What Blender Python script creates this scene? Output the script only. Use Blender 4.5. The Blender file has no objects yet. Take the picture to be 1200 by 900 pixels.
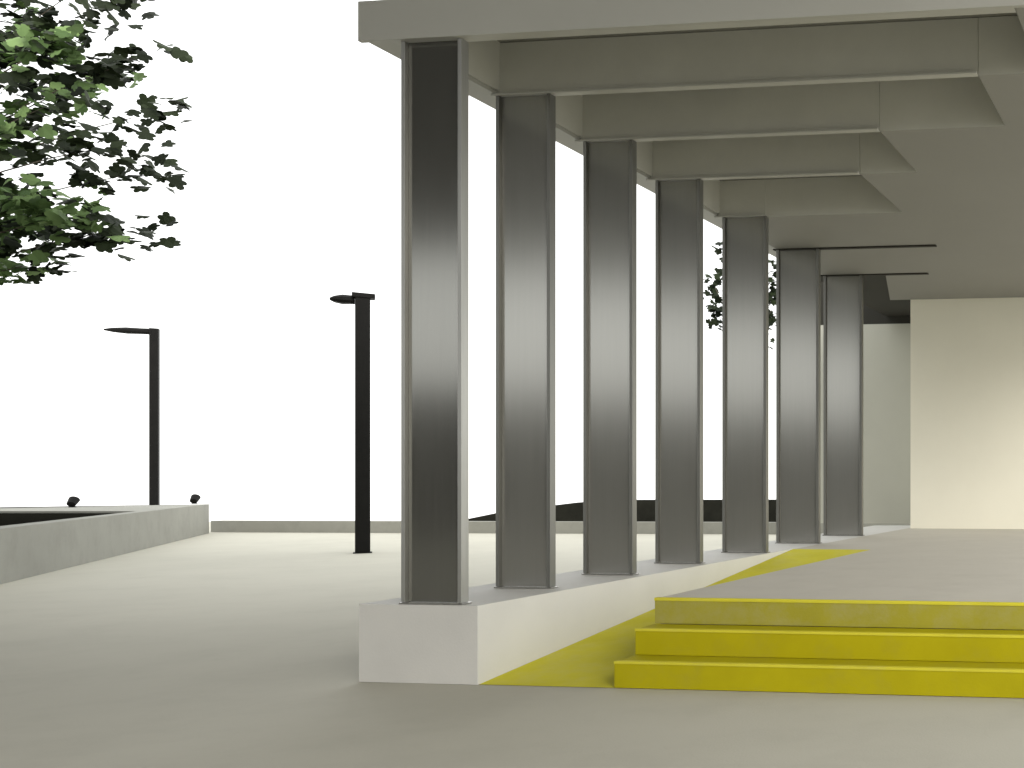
import bpy, bmesh, math, random
from mathutils import Vector, Matrix
random.seed(7)
S = bpy.context.scene
COL = S.collection

# ------------------------------------------------------------------ camera
F, HY, CX, TH, H = 1100.0, 559.0, 1279.3, math.radians(6.108), 1.6
cd = bpy.data.cameras.new('camera'); cam = bpy.data.objects.new('camera', cd); COL.objects.link(cam)
cam.location = (0, 0, H); cam.rotation_euler = (math.radians(90), 0, TH)
cd.sensor_width = 36; cd.lens = F / 1200 * 36
cd.shift_x = -(CX - 600) / 1200; cd.shift_y = (HY - 450) / 1200
cd.clip_start = 0.05; cd.clip_end = 3000
S.camera = cam

def ray(u, v):
    a = (u - CX) / F
    return Vector((math.cos(TH) * a - math.sin(TH), math.sin(TH) * a + math.cos(TH), (HY - v) / F))
def onz(u, v, z):                       # measured photo point -> point on a horizontal level
    d = ray(u, v); return Vector((0, 0, H)) + d * ((z - H) / d.z)
def atd(u, v, depth):                   # measured photo point at a given distance
    return Vector((0, 0, H)) + ray(u, v) * depth

# ------------------------------------------------------------------ materials
def mat(name, col, rough=0.7, metal=0.0, var=0.12, scale=3.0, bump=0.0, spots=None, spec=0.5, stretch=None, rvar=0.0):
    m = bpy.data.materials.new(name); m.use_nodes = True
    n, l = m.node_tree.nodes, m.node_tree.links
    b = n['Principled BSDF']; b.inputs['Roughness'].default_value = rough; b.inputs['Metallic'].default_value = metal
    b.inputs['Specular IOR Level'].default_value = spec
    tc = n.new('ShaderNodeTexCoord'); src = tc.outputs['Object']
    geo = n.new('ShaderNodeNewGeometry'); src = geo.outputs['Position']
    if stretch:
        mp = n.new('ShaderNodeMapping'); mp.inputs['Scale'].default_value = stretch
        l.new(src, mp.inputs['Vector']); src = mp.outputs['Vector']
    nz = n.new('ShaderNodeTexNoise'); nz.inputs['Scale'].default_value = scale; nz.inputs['Detail'].default_value = 8
    nz.inputs['Roughness'].default_value = 0.62
    l.new(src, nz.inputs['Vector'])
    r = n.new('ShaderNodeValToRGB')
    r.color_ramp.elements[0].position = 0.3; r.color_ramp.elements[1].position = 0.7
    r.color_ramp.elements[0].color = [c * (1 - var) for c in col] + [1]
    r.color_ramp.elements[1].color = [min(1, c * (1 + var)) for c in col] + [1]
    l.new(nz.outputs['Fac'], r.inputs['Fac']); out = r.outputs['Color']
    if spots:                            # (colour, scale, low, high, strength)
        n2 = n.new('ShaderNodeTexNoise'); n2.inputs['Scale'].default_value = spots[1]; n2.inputs['Detail'].default_value = 10
        n2.inputs['Roughness'].default_value = 0.7
        l.new(src, n2.inputs['Vector'])
        mr = n.new('ShaderNodeMapRange'); mr.inputs['From Min'].default_value = spots[2]; mr.inputs['From Max'].default_value = spots[3]
        mr.inputs['To Max'].default_value = spots[4]; l.new(n2.outputs['Fac'], mr.inputs['Value'])
        mx = n.new('ShaderNodeMix'); mx.data_type = 'RGBA'; l.new(mr.outputs['Result'], mx.inputs['Factor'])
        l.new(out, mx.inputs['A']); mx.inputs['B'].default_value = list(spots[0]) + [1]; out = mx.outputs['Result']
    l.new(out, b.inputs['Base Color'])
    if rvar:
        m2 = n.new('ShaderNodeMapRange'); m2.inputs['From Min'].default_value = 0.3; m2.inputs['From Max'].default_value = 0.7
        m2.inputs['To Min'].default_value = rough - rvar; m2.inputs['To Max'].default_value = rough + rvar
        l.new(nz.outputs['Fac'], m2.inputs['Value']); l.new(m2.outputs['Result'], b.inputs['Roughness'])
    if bump:
        n3 = n.new('ShaderNodeTexNoise'); n3.inputs['Scale'].default_value = 60; n3.inputs['Detail'].default_value = 6
        l.new(geo.outputs['Position'], n3.inputs['Vector'])
        bp = n.new('ShaderNodeBump'); bp.inputs['Strength'].default_value = bump; bp.inputs['Distance'].default_value = 0.01
        l.new(n3.outputs['Fac'], bp.inputs['Height']); l.new(bp.outputs['Normal'], b.inputs['Normal'])
    return m

M = {}
M['ground'] = mat('pale_concrete_paving', (0.44, 0.43, 0.365), 0.85, var=0.05, scale=0.35, bump=0.15,
                  spots=((0.33, 0.315, 0.265), 1.3, 0.48, 0.85, 0.4))
M['plinth'] = mat('cast_concrete', (0.57, 0.57, 0.55), 0.8, var=0.05, scale=1.5, bump=0.12,
                  spots=((0.57, 0.565, 0.53), 3.0, 0.5, 0.8, 0.5))
M['platform'] = mat('platform_concrete', (0.46, 0.44, 0.385), 0.75, var=0.05, scale=0.8, bump=0.1,
                    spots=((0.38, 0.36, 0.31), 2.0, 0.5, 0.8, 0.5))
M['wallgrey'] = mat('planter_concrete', (0.25, 0.25, 0.22), 0.85, var=0.08, scale=0.7, bump=0.2,
                    spots=((0.18, 0.178, 0.16), 2.2, 0.48, 0.8, 0.6))
M['soil'] = mat('dark_soil', (0.010, 0.010, 0.008), 1.0, var=0.3, scale=9, bump=0.3, spec=0.0)
M['darkstone'] = mat('dark_stone', (0.018, 0.018, 0.014), 0.9, var=0.25, scale=4, bump=0.3, spec=0.1)
M['steel'] = mat('brushed_steel', (0.33, 0.33, 0.31), 0.19, 0.70, var=0.03, scale=3.0, stretch=(10, 10, 0.4), rvar=0.008)
M['steel_reflect_dark'] = mat('steel_dark_reflection', (0.23, 0.23, 0.215), 0.16, 0.82, var=0.04, scale=3.0, stretch=(10, 10, 0.4), rvar=0.01)  # dark reflection of the nearest column put into its base colour
M['steel_side'] = mat('dull_steel_edge', (0.24, 0.24, 0.225), 0.4, 0.9, var=0.06, scale=3.0, stretch=(10, 10, 0.6))
M['steel_edge'] = mat('bare_steel_edge', (0.42, 0.42, 0.40), 0.45, 1.0, var=0.06, scale=3.0, stretch=(10, 10, 0.6))
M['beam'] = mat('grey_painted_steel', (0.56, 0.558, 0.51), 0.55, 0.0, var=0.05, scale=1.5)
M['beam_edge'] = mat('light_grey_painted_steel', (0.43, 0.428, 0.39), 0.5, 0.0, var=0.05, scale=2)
M['fascia'] = mat('grey_metal_cladding', (0.41, 0.41, 0.375), 0.5, 0.0, var=0.05, scale=0.6)
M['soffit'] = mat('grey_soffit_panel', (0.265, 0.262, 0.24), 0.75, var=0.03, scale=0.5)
M['darksoffit'] = mat('unlit_ceiling_dark', (0.022, 0.021, 0.015), 0.8, var=0.05)  # near-black colour stands for the lack of light on the far ceiling
M['cream'] = mat('cream_render', (0.82, 0.80, 0.685), 0.9, var=0.025, scale=0.6, bump=0.15,
                 spots=((0.79, 0.765, 0.65), 1.4, 0.5, 0.8, 0.5))
M['greywall'] = mat('pale_grey_render', (0.50, 0.50, 0.44), 0.9, var=0.03, scale=0.8, bump=0.1)
def yellow(name, base, under, lo, hi, k):
    return mat(name, base, 0.7, spec=0.2, var=0.07, scale=2.2, bump=0.12, spots=(under, 3.2, lo, hi, k))
M['yellow'] = yellow('yellow_paint', (0.38, 0.335, 0.002), (0.32, 0.285, 0.03), 0.5, 0.85, 0.7)
M['yellow_worn'] = yellow('worn_yellow_paint', (0.32, 0.295, 0.03), (0.34, 0.315, 0.12), 0.42, 0.7, 0.8)
M['yellow_ramp'] = yellow('ramp_yellow_paint', (0.56, 0.52, 0.03), (0.55, 0.515, 0.13), 0.45, 0.75, 0.7)
M['nosing'] = yellow('nosing_yellow_paint', (0.58, 0.53, 0.04), (0.46, 0.43, 0.14), 0.5, 0.8, 0.6)
M['black'] = mat('black_powder_coat', (0.008, 0.008, 0.0075), 0.6, spec=0.12, var=0.15, scale=4)
M['glass'] = mat('lamp_lens', (0.35, 0.35, 0.34), 0.2, var=0.05)
M['bark'] = mat('bark', (0.13, 0.11, 0.085), 0.9, var=0.35, scale=9, bump=0.6, stretch=(1, 1, 0.25))
M['roofdark'] = mat('added_roof_dark', (0.075, 0.072, 0.06), 0.8, var=0.2, scale=1.5, stretch=(0.3, 4, 1))  # dark underside of the added roof out of view
M['shadewall'] = mat('added_wall_dark', (0.13, 0.125, 0.11), 0.9, var=0.2, scale=3)  # dark face of the added wall behind the camera

def leafmat(name, a, b):
    m = bpy.data.materials.new(name); m.use_nodes = True
    n, l = m.node_tree.nodes, m.node_tree.links
    p = n['Principled BSDF']; p.inputs['Roughness'].default_value = 0.55; p.inputs['Specular IOR Level'].default_value = 0.12
    g = n.new('ShaderNodeNewGeometry'); r = n.new('ShaderNodeValToRGB')
    r.color_ramp.elements[0].color = list(a) + [1]; r.color_ramp.elements[1].color = list(b) + [1]
    l.new(g.outputs['Random Per Island'], r.inputs['Fac']); l.new(r.outputs['Color'], p.inputs['Base Color'])
    return m
M['leaf'] = leafmat('green_leaf', (0.055, 0.10, 0.032), (0.19, 0.29, 0.11))
M['leaf_backlit'] = leafmat('backlit_dark_leaf', (0.010, 0.015, 0.008), (0.026, 0.038, 0.016))  # near-black copy of the leaf colour, paints leaves seen against the light

# ------------------------------------------------------------------ helpers
def obj(name, bm, ms, parent=None, loc=None, smooth=False):
    me = bpy.data.meshes.new(name); bmesh.ops.recalc_face_normals(bm, faces=bm.faces); bm.to_mesh(me); bm.free()
    for m in (ms if isinstance(ms, (list, tuple)) else [ms]): me.materials.append(m)
    if smooth:
        for p in me.polygons: p.use_smooth = True
    o = bpy.data.objects.new(name, me); COL.objects.link(o)
    if parent: o.parent = parent
    if loc is not None: o.location = loc
    return o
def box(bm, x0, x1, y0, y1, z0, z1, bev=0.0):
    r = bmesh.ops.create_cube(bm, size=1.0); vs = r['verts']
    for v in vs:
        v.co = Vector((x0 if v.co.x < 0 else x1, y0 if v.co.y < 0 else y1, z0 if v.co.z < 0 else z1))
    if bev:
        es = list({e for v in vs for e in v.link_edges})
        bmesh.ops.bevel(bm, geom=es, offset=bev, segments=2, affect='EDGES', profile=0.6)
def nb(*a, **k):
    bm = bmesh.new(); box(bm, *a, **k); return bm
def prism(pts, z0, z1, bm=None):
    bm = bm or bmesh.new()
    b = [bm.verts.new((p[0], p[1], z0)) for p in pts]; t = [bm.verts.new((p[0], p[1], z1)) for p in pts]
    bm.faces.new(b); bm.faces.new(t); n = len(pts)
    for i in range(n): bm.faces.new((b[i], b[(i + 1) % n], t[(i + 1) % n], t[i]))
    return bm
def bevel_all(bm, w):
    bmesh.ops.bevel(bm, geom=[e for e in bm.edges if len(e.link_faces) == 2 and e.calc_face_angle(0) > 0.5], offset=w, segments=2, affect='EDGES')
    return bm
def tube(bm, pts, rads, n=8):
    rings = []
    for i, p in enumerate(pts):
        d = (pts[min(i + 1, len(pts) - 1)] - pts[max(i - 1, 0)]).normalized()
        a = d.orthogonal().normalized()
        if abs(d.z) > 0.5: a = (Vector((1, 0, 0)) - d * d.x).normalized()
        b = d.cross(a)
        rings.append([bm.verts.new(p + (a * math.cos(2 * math.pi * k / n) + b * math.sin(2 * math.pi * k / n)) * rads[i]) for k in range(n)])
    for r0, r1 in zip(rings, rings[1:]):
        for k in range(n): bm.faces.new((r0[k], r0[(k + 1) % n], r1[(k + 1) % n], r1[k]))
    bm.faces.new(rings[0]); bm.faces.new(rings[-1])
def thing(name, label, cat, loc=(0, 0, 0), group=None):
    o = bpy.data.objects.new(name, None); COL.objects.link(o); o.location = loc; o.empty_display_size = 0.3
    o['label'] = label; o['category'] = cat
    if group: o['group'] = group
    return o
def tag(o, label, cat, group=None):
    o['label'] = label; o['category'] = cat
    if group: o['group'] = group
    return o
def struct(o): o['kind'] = 'structure'; return o
def copy_tree(o, parent=None):
    c = o.copy(); COL.objects.link(c); c.parent = parent
    for ch in list(o.children): copy_tree(ch, c)
    return c

ZP = 0.61                     # platform level
ZB = 5.0                      # underside of the portal beams
# ------------------------------------------------------------------ ground (terrace)
bm = prism([(-60, -45), (40, -45), (40, 26.3), (-27.9, 24.95), (-28.6, 30), (-60, 30)], -3.0, 0.0)
struct(obj('ground', bm, M['ground']))
# platform behind the steps and the ramp
bm = prism([(-4.35, 7.30), (3.5, 7.30), (3.5, 21), (-5.46, 21), (-5.46, 12.4), (-4.35, 12.4)], 0.003, ZP)
struct(obj('platform', bm, M['platform']))

# kerb along the far edge
bm = prism([(-28.3, 24.35), (-10, 25.15), (12, 25.6), (12, 25.95), (-10, 25.5), (-28.3, 24.7)], 0.002, 0.33)
tag(obj('terrace_kerb', bevel_all(bm, 0.015), M['wallgrey']), 'long low grey concrete kerb along the far edge of the plaza', 'kerb')
# low dark wall behind it
p0, p1 = Vector((-21.2, 25.03)), Vector((-8, 25.6))
bm = bmesh.new()
prof = [(0, 0.3), (0, 0.36), (1.2, 0.60), (3.4, 0.86), (4.6, 0.93), (13.5, 0.96), (13.5, 0.3)]
dv = (p1 - p0).normalized(); nv = Vector((-dv.y, dv.x))
fr = [bm.verts.new((p0.x + dv.x * s + nv.x * .45, p0.y + dv.y * s + nv.y * .45, z - 0.3)) for s, z in prof]
bk = [bm.verts.new((p0.x + dv.x * s + nv.x * .85, p0.y + dv.y * s + nv.y * .85, z - 0.3)) for s, z in prof]
for v in fr + bk: v.co.z = max(0.004, v.co.z + 0.3) if v.co.z > 0.01 else 0.004
bm.faces.new(fr); bm.faces.new(bk)
for i in range(len(prof)): bm.faces.new((fr[i], fr[(i + 1) % len(prof)], bk[(i + 1) % len(prof)], bk[i]))
tag(obj('dark_wall', bm, M['darkstone']), 'low nearly black wall with sloping left end, seen between the columns', 'wall')

# ------------------------------------------------------------------ planter at the left
fa, fb = onz(0, 685, 0), onz(245, 625, 0); fa.z = fb.z = 0
d = (fa - fb).normalized(); near = fb + d * 26.5
bb = onz(0, 595.5, 0.83); bb.z = 0; far = fb + (bb - fb) * 4.2
near2 = near + Vector((-14, 0, 0)); outer = [fb, near, near2, far]
tip = onz(160, 599, 0.83); ia = onz(0, 616.5, 0.83); ib = onz(0, 599, 0.83)
inn = [tip, tip + (ia - tip) * 2.35, None, tip + (ib - tip) * 3.0]
inn[1] = tip + (ia - tip).normalized() * ((near - tip).length - 1.2)
inn[2] = Vector((near2.x + 0.8, inn[1].y, 0))
inn[3] = tip + (ib - tip) * ((far.x + 1.5 - tip.x) / (ib.x - tip.x))
pl = thing('planter', 'low grey concrete planter wall with dark soil, left side of plaza', 'planter', (fb.x, fb.y, 0))
def rel(p, z): return (p.x - fb.x, p.y - fb.y, z)
bm = bmesh.new(); HT = 0.83
ob = [bm.verts.new(rel(p, 0.003)) for p in outer]; ot = [bm.verts.new(rel(p, HT)) for p in outer]
it = [bm.verts.new(rel(p, HT)) for p in inn]; ibt = [bm.verts.new(rel(p, HT - 0.25)) for p in inn]
for i in range(4):
    j = (i + 1) % 4
    bm.faces.new((ob[i], ob[j], ot[j], ot[i])); bm.faces.new((ot[i], ot[j], it[j], it[i])); bm.faces.new((it[i], it[j], ibt[j], ibt[i]))
obj('wall', bm, M['wallgrey'], pl)
bm = bmesh.new(); bm.faces.new([bm.verts.new(rel(p, HT - 0.045)) for p in inn])
obj('soil', bm, M['soil'], pl)

# small uplights on the far rim of the planter
def uplight():
    r = thing('spotlight', '', 'spotlight', group='small black spotlights on the planter rim')
    bm = bmesh.new(); tube(bm, [Vector((0, 0, 0)), Vector((0, 0, .02)), Vector((0, 0, .02)), Vector((0, 0, .07))], [.07, .07, .03, .03], 14); obj('base', bm, M['black'], r)
    bm = bmesh.new(); q = Vector((0.45, -0.4, 0.5)).normalized(); c = Vector((0, 0, .13))
    tube(bm, [c - q * .10, c - q * .085, c + q * .05, c + q * .11], [.05, .085, .10, .105], 16); hd = obj('housing', bm, M['black'], r)
    bm = bmesh.new(); tube(bm, [c + q * .111, c + q * .116], [.088, .088], 16); obj('lens', bm, M['glass'], hd)
    return r
s0 = uplight(); s1 = copy_tree(s0)
for o, (u, v, t, lb) in zip((s0, s1), ((85, 594.5, 0.4, 'small black spotlight on the planter rim, left of the lamp post with long arm'),
                                      (228, 590.5, 0.9, 'small black spotlight at the pointed end of the planter rim'))):
    o.location = onz(u, v, HT); o['label'] = lb
    o.location.z = HT + 0.001; o.rotation_euler.z = math.pi * .9

# ------------------------------------------------------------------ street lamps
def lamp(loc, h, w, rz, lb, hl=1.0):
    r = thing('street_lamp', lb, 'street lamp', loc, 'black street lamps on the plaza'); r.rotation_euler.z = rz
    bm = nb(-w / 2, w / 2, -w / 2, w / 2, 0.02, h, bev=0.012); obj('post', bm, M['black'], r)
    bm = nb(-w * .62, w * .62, -w * .62, w * .62, 0.002, 0.019, bev=0.004); obj('base_plate', bm, M['black'], r)
    bm = bmesh.new()                       # flat tapering blade head
    secs = [(w / 2 + .001, .07, .075), (.35, .13, .07), (.75, .17, .075), (1.15, .15, .05), (1.38, .06, .018)]
    rings = []
    for x, hw, th in secs:
        th *= 2.0
        c = h - .10 - x * .02
        rings.append([bm.verts.new((-(w / 2 + .001 + (x - w / 2) * hl), y, c + z)) for y, z in ((-hw, -th * .2), (-hw * .6, -th * .6), (hw * .6, -th * .6), (hw, -th * .2), (hw, th * .25), (hw * .5, th * .6), (-hw * .5, th * .6), (-hw, th * .25))])
    for a, b in zip(rings, rings[1:]):
        for k in range(8): bm.faces.new((a[k], a[(k + 1) % 8], b[(k + 1) % 8], b[k]))
    bm.faces.new(rings[0]); bm.faces.new(rings[-1])
    hd = obj('lamp_head', bm, M['black'], r)
    bm = nb(-w / 2 - .85 * hl, -w / 2 - .4 * hl, -.09, .09, h - .185, h - .165); obj('lens', bm, M['glass'], hd)
    return r
p = onz(425, 648, 0); p.z = 0.0
L1 = lamp(p, 5.42, 0.255, math.radians(44), 'tall black lamp post with stubby head, standing on the paving by the columns', .33)
bm = nb(-.18, .21, -.15, .15, 5.36, 5.46, bev=.015); obj('cap', bm, M['black'], L1)
p = atd(181, 559, 29.0); p.z = 0.0
lamp(p, 1.6 + 174 / 1100 * 29, 0.205, math.radians(40), 'slim black lamp post with long flat arm, behind the planter wall', .78)

# ------------------------------------------------------------------ plinth, ramp, steps
pt = thing('plinth', 'long pale concrete plinth carrying the row of steel columns', 'plinth', (-5.96, 6.67, 0))
bm = bevel_all(prism([(-.5, 0), (.5, 0), (.5, 12.0), (-.5, 12.0)], 0.003, ZP), 0.012); obj('wall', bm, M['plinth'], pt)
rp = bmesh.new()
x0, x1, y0, y1 = -5.457, -4.353, 6.68, 12.4
vs = [rp.verts.new(c) for c in ((x0, y0, .004), (x1, y0, .004), (x1, y1, ZP), (x0, y1, ZP), (x0, y1, .004), (x1, y1, .004))]
for f_ in ((0, 1, 2, 3), (3, 2, 5, 4), (0, 4, 5, 1), (0, 3, 4), (1, 5, 2)): rp.faces.new([vs[i] for i in f_])
tag(obj('ramp', rp, M['yellow_ramp']), 'worn yellow painted ramp rising between the plinth and the steps', 'ramp')

st = thing('entrance_steps', 'three wide yellow painted steps leading up to the platform', 'steps', (-4.35, 6.68, 0))
Y3 = 7.22 - 6.68; tr = Y3 / 2; rs = ZP / 3
for i in range(3):
    ya = i * tr; za, zb = i * rs, (i + 1) * rs
    bm = nb(0, 7.8, ya, Y3 - .002 if i < 2 else Y3 + .06, max(.004, za + (.001 if i else 0)), zb - .0015 if i < 2 else zb + .004, bev=.004)
    s = obj('step', bm, M['yellow_worn'] if i == 2 else M['yellow'], st)
    if i == 2: s['label'] = 'dull worn top step'
    bm = nb(-.002, 7.802, ya - .006, ya + .045, zb - .016, zb + (.003 if i < 2 else .008), bev=.003)
    obj('nosing', bm, M['nosing'], s)

# ------------------------------------------------------------------ portal frames
BE = {6.70: (1190, 12), 7.75: (1138, 73), 8.90: (1030, 153), 10.15: (1014, 210), 11.69: (904, 258), 13.42: (1100, 290), 15.25: (1090, 322)}
ys = [6.70, 7.75, 8.90, 10.15, 11.69, 13.42, 15.25]
DP = 0.075
def portal():
    r = thing('portal_frame', '', 'portal frame', group='steel portal frames in a row')
    xl_, xr_ = -.265, .255
    c = obj('column', nb(xl_ + .034, xr_ - .034, .035, .055, ZP + .014, ZB - .004), M['steel'], r)
    for a, b in ((xl_, xl_ + .033), (xr_ - .033, xr_)):
        obj('flange', nb(a, b, 0, DP, ZP + .014, ZB - .004, bev=.003), M['steel_side'], c)
    obj('base_plate', nb(xl_ - .012, xr_ + .012, -.008, DP + .02, ZP + .002, ZP + .013, bev=.002), M['steel'], r)
    return r
def beam(r, y):
    x0 = -.32
    end = onz(*BE[y], ZB)                 # where it dies into the flat soffit
    x1 = end.x + 5.90 - .004
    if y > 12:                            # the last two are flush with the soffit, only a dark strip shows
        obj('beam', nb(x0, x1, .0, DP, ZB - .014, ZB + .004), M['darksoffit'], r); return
    b = obj('beam', nb(x0, x1, .055, .075, ZB + .022, 5.49), M['beam'], r)
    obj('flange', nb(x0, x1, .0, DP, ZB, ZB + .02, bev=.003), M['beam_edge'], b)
P0 = portal()
names = ['nearest steel portal frame, its dark column at the front end of the plinth',
         'second steel portal frame, just behind the nearest dark column',
         'third steel portal frame counting back from the front of the plinth',
         'fourth steel portal frame, midway along the row on the plinth',
         'fifth steel portal frame, with tree leaves showing beside its column',
         'sixth steel portal frame, last but one at the far end of the row',
         'farthest and smallest steel portal frame, next to the pale grey wall']
spans = {}
for y_, (a, b) in zip(ys, ((-6.13, -5.62), (-6.17, -5.65), (-6.13, -5.60), (-6.11, -5.57), (-6.11, -5.51), (-6.17, -5.51), (-6.18, -5.51))):
    spans[y_] = (a, b)
frames = [P0] + [copy_tree(P0) for _ in range(6)]
for r, y, lb in zip(frames, ys, names):
    r.location = (-5.90, y, 0); r['label'] = lb
    a, b = spans[y]; k = (b - a) / .52
    for ch in r.children:              # columns get a little broader towards the far end
        ch.scale.x = k; ch.location.x = (a + b) / 2 + 5.90 + .005 * k
    beam(r, y)
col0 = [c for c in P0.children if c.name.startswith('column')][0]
col0.data = col0.data.copy(); col0.data.materials[0] = M['steel_reflect_dark']   # nearest column coloured darker for its dark reflection, with bare light edges
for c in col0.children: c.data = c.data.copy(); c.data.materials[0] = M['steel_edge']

# ------------------------------------------------------------------ canopy roof
cr = thing('canopy_roof', 'flat grey canopy roof with plain fascia over the row of columns', 'roof', (-6.46, 6.66, ZB))
obj('fascia', nb(0, 6.8, 0, .035, -.006, .305, bev=.003), M['fascia'], cr)
obj('edge_beam', nb(0.003, .265, .037, 8.66, .025, .30, bev=.003), M['fascia'], cr)
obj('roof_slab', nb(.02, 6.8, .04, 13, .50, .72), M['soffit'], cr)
obj('upstand', nb(.268, .285, .04, 8.66, .06, .499), M['beam'], cr)

# ------------------------------------------------------------------ entrance building
eb = thing('entrance_building', 'entrance building with cream wall and wide grey soffit at the right', 'building', (0, 0, 0))
def xs(y): return -1.83 - (y - 7.75) * .345
def g(u, v, z): q = onz(u, v, z); return (q.x, q.y)
ZS = ZB + .006
def ex(y): return onz(*BE[y], ZB).x
pts = [(ex(6.70), 6.72), (.35, 6.72), (.35, 17.55), (g(1037, 348, ZS)[0], 17.55), g(1038, 323, ZS), (-6.17, 15.36), (-6.17, 11.752),
       (ex(10.15), 11.752), (ex(10.15), 10.212), (ex(8.90), 10.212), (ex(8.90), 8.962), (ex(7.75), 8.962), (ex(7.75), 7.812), (ex(6.70), 7.812)]
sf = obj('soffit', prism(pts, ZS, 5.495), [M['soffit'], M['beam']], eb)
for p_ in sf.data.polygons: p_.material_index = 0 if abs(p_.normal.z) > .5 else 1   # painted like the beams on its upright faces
wall = bevel_all(prism([(-5.38, 17.56), (.35, 17.56), (.35, 17.9), (-5.38, 17.9)], ZP + .002, 5.49), .006)
obj('front_wall', wall, M['cream'], eb)
obj('return_wall', nb(ray(926, 500).x / ray(926, 500).y * 19.35, -5.0, 19.35, 19.6, ZP + .002, ZB - .15), M['greywall'], eb)
obj('lintel', nb(ray(926, 500).x / ray(926, 500).y * 19.35, -5.0, 19.36, 19.59, ZB - .148, 5.8), M['darksoffit'], eb)  # filler over the wall, shade of the gap painted into its colour
obj('shaded_ceiling', nb(-6.45, -4.3, 15.37, 19.34, ZB + .012, ZB + .06), M['darksoffit'], eb)  # ceiling painted near-black where it gets no light

# ------------------------------------------------------------------ unseen roof and wall added to shade the foreground and shape reflections
fc = thing('added_shade_roof', 'unseen dark roof and wall behind the viewpoint, added for shade and column reflections', 'building', (0, 0, 0))
obj('roof', prism([(-30, -11), (3.5, -11), (3.5, 11.6), (-30, 9.3)], 8.0, 8.5), M['roofdark'], fc)  # added to darken the near paving and the upper columns
obj('added_back_wall', nb(-30, 3.5, -11, -10.7, .003, 4.1), M['shadewall'], fc)  # added to set the lower end of the bright reflection band
for x in (-29, 2.8):
    for y in (-10, -3.0):
        obj('post', nb(x - .2, x + .2, y - .2, y + .2, .003, 7.998), M['black'], fc)

# ------------------------------------------------------------------ trees
LEAF = [(0, -.42), (.14, -.46), (.34, -.40), (.42, -.24), (.34, -.10), (.48, .02), (.50, .18), (.36, .28), (.20, .26), (.20, .42), (.09, .54), (-.09, .54), (-.20, .42), (-.20, .26), (-.36, .28), (-.50, .18), (-.48, .02), (-.34, -.10), (-.42, -.24), (-.34, -.40), (-.14, -.46)]
def add_leaf(V, Fc, MI, c, size, nrm, ang, mi):
    n = nrm.normalized(); a = n.orthogonal().normalized(); b = n.cross(a)
    ca, sa = math.cos(ang), math.sin(ang)
    k = len(V)
    for x, y in LEAF:
        X, Y = (x * ca - y * sa) * size, (x * sa + y * ca) * size
        V.append(c + a * X + b * Y + n * (-(x * x) * .5 * size))
    Fc.append(list(range(k, k + len(LEAF)))); MI.append(mi)
def leaves(name, V, Fc, MI, parent):
    me = bpy.data.meshes.new(name); o0 = parent.location
    me.from_pydata([tuple(v - o0) for v in V], [], Fc)
    me.materials.append(M['leaf']); me.materials.append(M['leaf_backlit'])
    me.polygons.foreach_set('material_index', MI)
    o = bpy.data.objects.new(name, me); COL.objects.link(o); o.parent = parent; return o
def rv(s=1.0): return Vector((random.gauss(0, s), random.gauss(0, s), random.gauss(0, s)))

def spray(V, Fc, MI, tb, start, end, w, nclu, size, dark):
    """a drooping branch with leaf clusters set along it"""
    d = end - start
    mid = start + d * .5 + Vector((0, 0, d.length * .10))
    path = lambda t: start * (1 - t) ** 2 + mid * 2 * t * (1 - t) + end * t * t
    n = 7
    tube(tb, [path(i / n) - tree_o for i in range(n)], [max(.006, .02 * (1 - i / n) + .003) for i in range(n)], 6)
    for i in range(nclu):
        t = random.random() ** .75
        c = path(t) + Vector((random.gauss(0, w), random.gauss(0, w), random.gauss(0, w * .45))) * (1.1 - .7 * t)
        if i < 3: t = 1 - .09 * i; c = path(t) + rv(.04)
        side = rv(.25)
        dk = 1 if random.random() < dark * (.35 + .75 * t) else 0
        if dark > .6 and t > .72: dk = 1  # outer leaves take the dark colour as a painted silhouette
        for _ in range(random.randint(3, 6)):
            nr = Vector((.25, -.55, .85)) + rv(.5) + side
            add_leaf(V, Fc, MI, c + rv(size * .55), size * random.uniform(.7, 1.25), nr, random.uniform(0, 6.28), dk)

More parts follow.
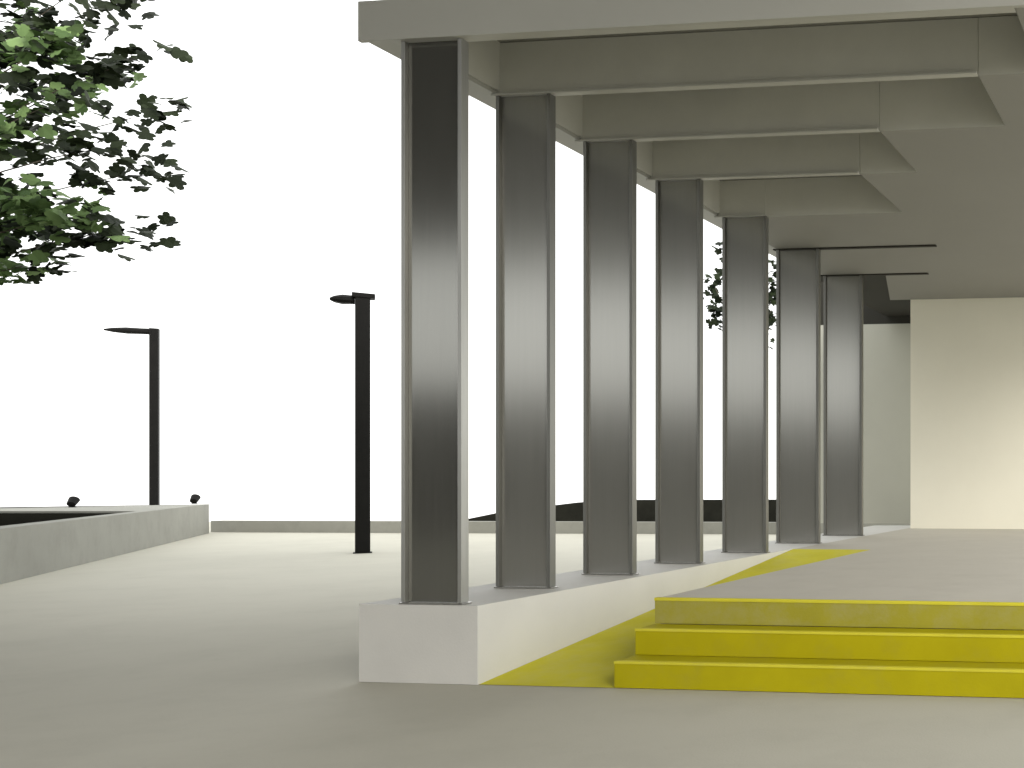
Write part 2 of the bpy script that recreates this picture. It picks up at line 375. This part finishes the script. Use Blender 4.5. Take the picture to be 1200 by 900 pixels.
def tree_near():
    global tree_o
    DEP = 15.5
    base = atd(-210, 559, DEP); base.z = HT - .05; tree_o = base.copy()
    r = thing('broadleaf_tree', 'large green broadleaf tree overhanging the planter at top left', 'tree', base, None)
    top = atd(-150, -190, DEP)
    tb = bmesh.new(); k1 = base + Vector((.15, .1, 2.6)); k2 = base + Vector((0, -.1, 4.6))
    tube(tb, [Vector((0, 0, 0)), Vector((.03, .02, .3)), k1 - base, k2 - base, top - base], [.30, .23, .19, .15, .04], 14)
    bb_ = bmesh.new(); V, Fc, MI = [], [], []
    hub = lambda z: base + Vector((.05, 0, z))
    lim = [  # start height, tip (u, v, depth), width, clusters, dark
        (3.0, (80, 318, 15.0), .30, 26, .8), (3.2, (190, 276, 15.4), .24, 34, .7), (3.6, (140, 262, 14.6), .30, 40, .35),
        (3.3, (40, 268, 15.8), .34, 44, .35), (3.5, (60, 238, 14.4), .30, 40, .25), (4.1, (214, 210, 15.9), .22, 30, .9),
        (4.6, (232, 138, 15.0), .26, 40, .75), (4.5, (190, 178, 14.4), .20, 18, .7), (4.9, (205, 72, 15.5), .26, 34, .75),
        (4.8, (150, 95, 16.2), .32, 34, .45), (5.2, (180, 14, 14.8), .24, 26, .8), (5.0, (95, 60, 14.6), .34, 36, .55),
        (5.2, (130, -15, 15.8), .32, 34, .6), (5.0, (45, 30, 16.4), .38, 44, .45), (4.6, (110, 120, 15.2), .28, 26, .45),
        (4.2, (20, 160, 14.8), .28, 22, .4), (4.9, (10, 70, 15.0), .34, 40, .5), (3.4, (10, 300, 15.3), .30, 30, .7),
        (3.7, (-60, 240, 16.5), .5, 60, .4), (4.5, (-60, 60, 16.8), .6, 70, .4), (5.6, (60, -80, 15.5), .5, 60, .4),
        (5.6, (-90, -120, 15), .6, 70, .4), (4.0, (-420, 220, 15.5), .6, 80, .4), (4.8, (-480, 80, 15.5), .6, 80, .4),
        (5.4, (-400, -80, 15.5), .6, 80, .4), (4.4, (-260, 120, 12.8), .6, 70, .4), (4.4, (-230, 120, 18.2), .6, 80, .4),
        (5.6, (-210, -60, 13.2), .6, 70, .4), (5.4, (-180, -80, 18.0), .6, 80, .4)]
    for h_, (u, v, dp), w, n, dk in lim:
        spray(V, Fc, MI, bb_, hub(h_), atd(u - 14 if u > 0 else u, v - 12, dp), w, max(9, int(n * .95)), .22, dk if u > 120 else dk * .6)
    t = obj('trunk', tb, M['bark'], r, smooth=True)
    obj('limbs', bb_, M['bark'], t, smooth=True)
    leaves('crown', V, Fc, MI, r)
tree_near()
def tree_far():
    global tree_o
    DEP = 23.0
    base = atd(874, 559, DEP); base.z = 0.004; tree_o = base.copy()
    r = thing('young_tree', 'young dark leaved tree glimpsed through the gaps between columns', 'tree', base)
    tb = bmesh.new()
    tube(tb, [Vector((0, 0, 0)), Vector((0, 0, .2)), Vector((.03, .02, 2.5)), Vector((0, 0, 4.2)), Vector((.02, 0, 6.6))], [.11, .075, .06, .045, .012], 10)
    bb_ = bmesh.new(); V, Fc, MI = [], [], []
    for h_, (u, v, dp), w, n, dk in [(4.6, (832, 325, 23), .14, 12, 1.), (4.3, (832, 352, 22.8), .13, 10, 1.), (5.8, (842, 285, 23.2), .14, 10, 1.),
            (4.6, (914, 345, 23), .16, 13, 1.), (5.4, (915, 308, 22.6), .16, 14, 1.), (4.6, (906, 368, 23.2), .08, 5, 1.),
            (6.0, (875, 262, 23), .25, 26, 1.), (5.0, (868, 330, 21.9), .25, 24, 1.), (5.2, (876, 320, 24.2), .25, 24, 1.)]:
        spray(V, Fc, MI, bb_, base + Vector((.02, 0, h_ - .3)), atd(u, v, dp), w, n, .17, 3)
    t = obj('trunk', tb, M['bark'], r, smooth=True); obj('limbs', bb_, M['bark'], t, smooth=True)
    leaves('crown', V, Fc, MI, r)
tree_far()

# ------------------------------------------------------------------ light
AZ, EL = math.radians(136), math.radians(27)       # veiled sun low to the right, a little behind the viewpoint (azimuth from +Y, clockwise)
sd = bpy.data.lights.new('sun', 'SUN'); sd.energy = 1.0; sd.angle = math.radians(30); sd.color = (1, .97, .92)
so = bpy.data.objects.new('sun', sd); COL.objects.link(so)
tosun = Vector((math.sin(AZ) * math.cos(EL), math.cos(AZ) * math.cos(EL), math.sin(EL)))
so.rotation_euler = tosun.to_track_quat('Z', 'Y').to_euler(); so.location = tosun * 50
w = bpy.data.worlds.new('World'); S.world = w; w.use_nodes = True
n, l = w.node_tree.nodes, w.node_tree.links
bg = n['Background']
sky = n.new('ShaderNodeTexSky'); sky.sky_type = 'NISHITA'; sky.sun_disc = False
sky.sun_elevation = EL; sky.sun_rotation = AZ; sky.dust_density = 6; sky.air_density = 1
mx = n.new('ShaderNodeMix'); mx.data_type = 'RGBA'; mx.inputs['Factor'].default_value = 0.85   # thin bright overcast over the clear sky
l.new(sky.outputs['Color'], mx.inputs['A']); mx.inputs['B'].default_value = (11.0, 11.0, 10.7, 1)
l.new(mx.outputs['Result'], bg.inputs['Color']); bg.inputs['Strength'].default_value = 0.12
S.view_settings.view_transform = 'Standard'; S.view_settings.look = 'None'; S.view_settings.gamma = 1
S.view_settings.exposure = 0.75
S.cycles.max_bounces = 8; S.cycles.diffuse_bounces = 5
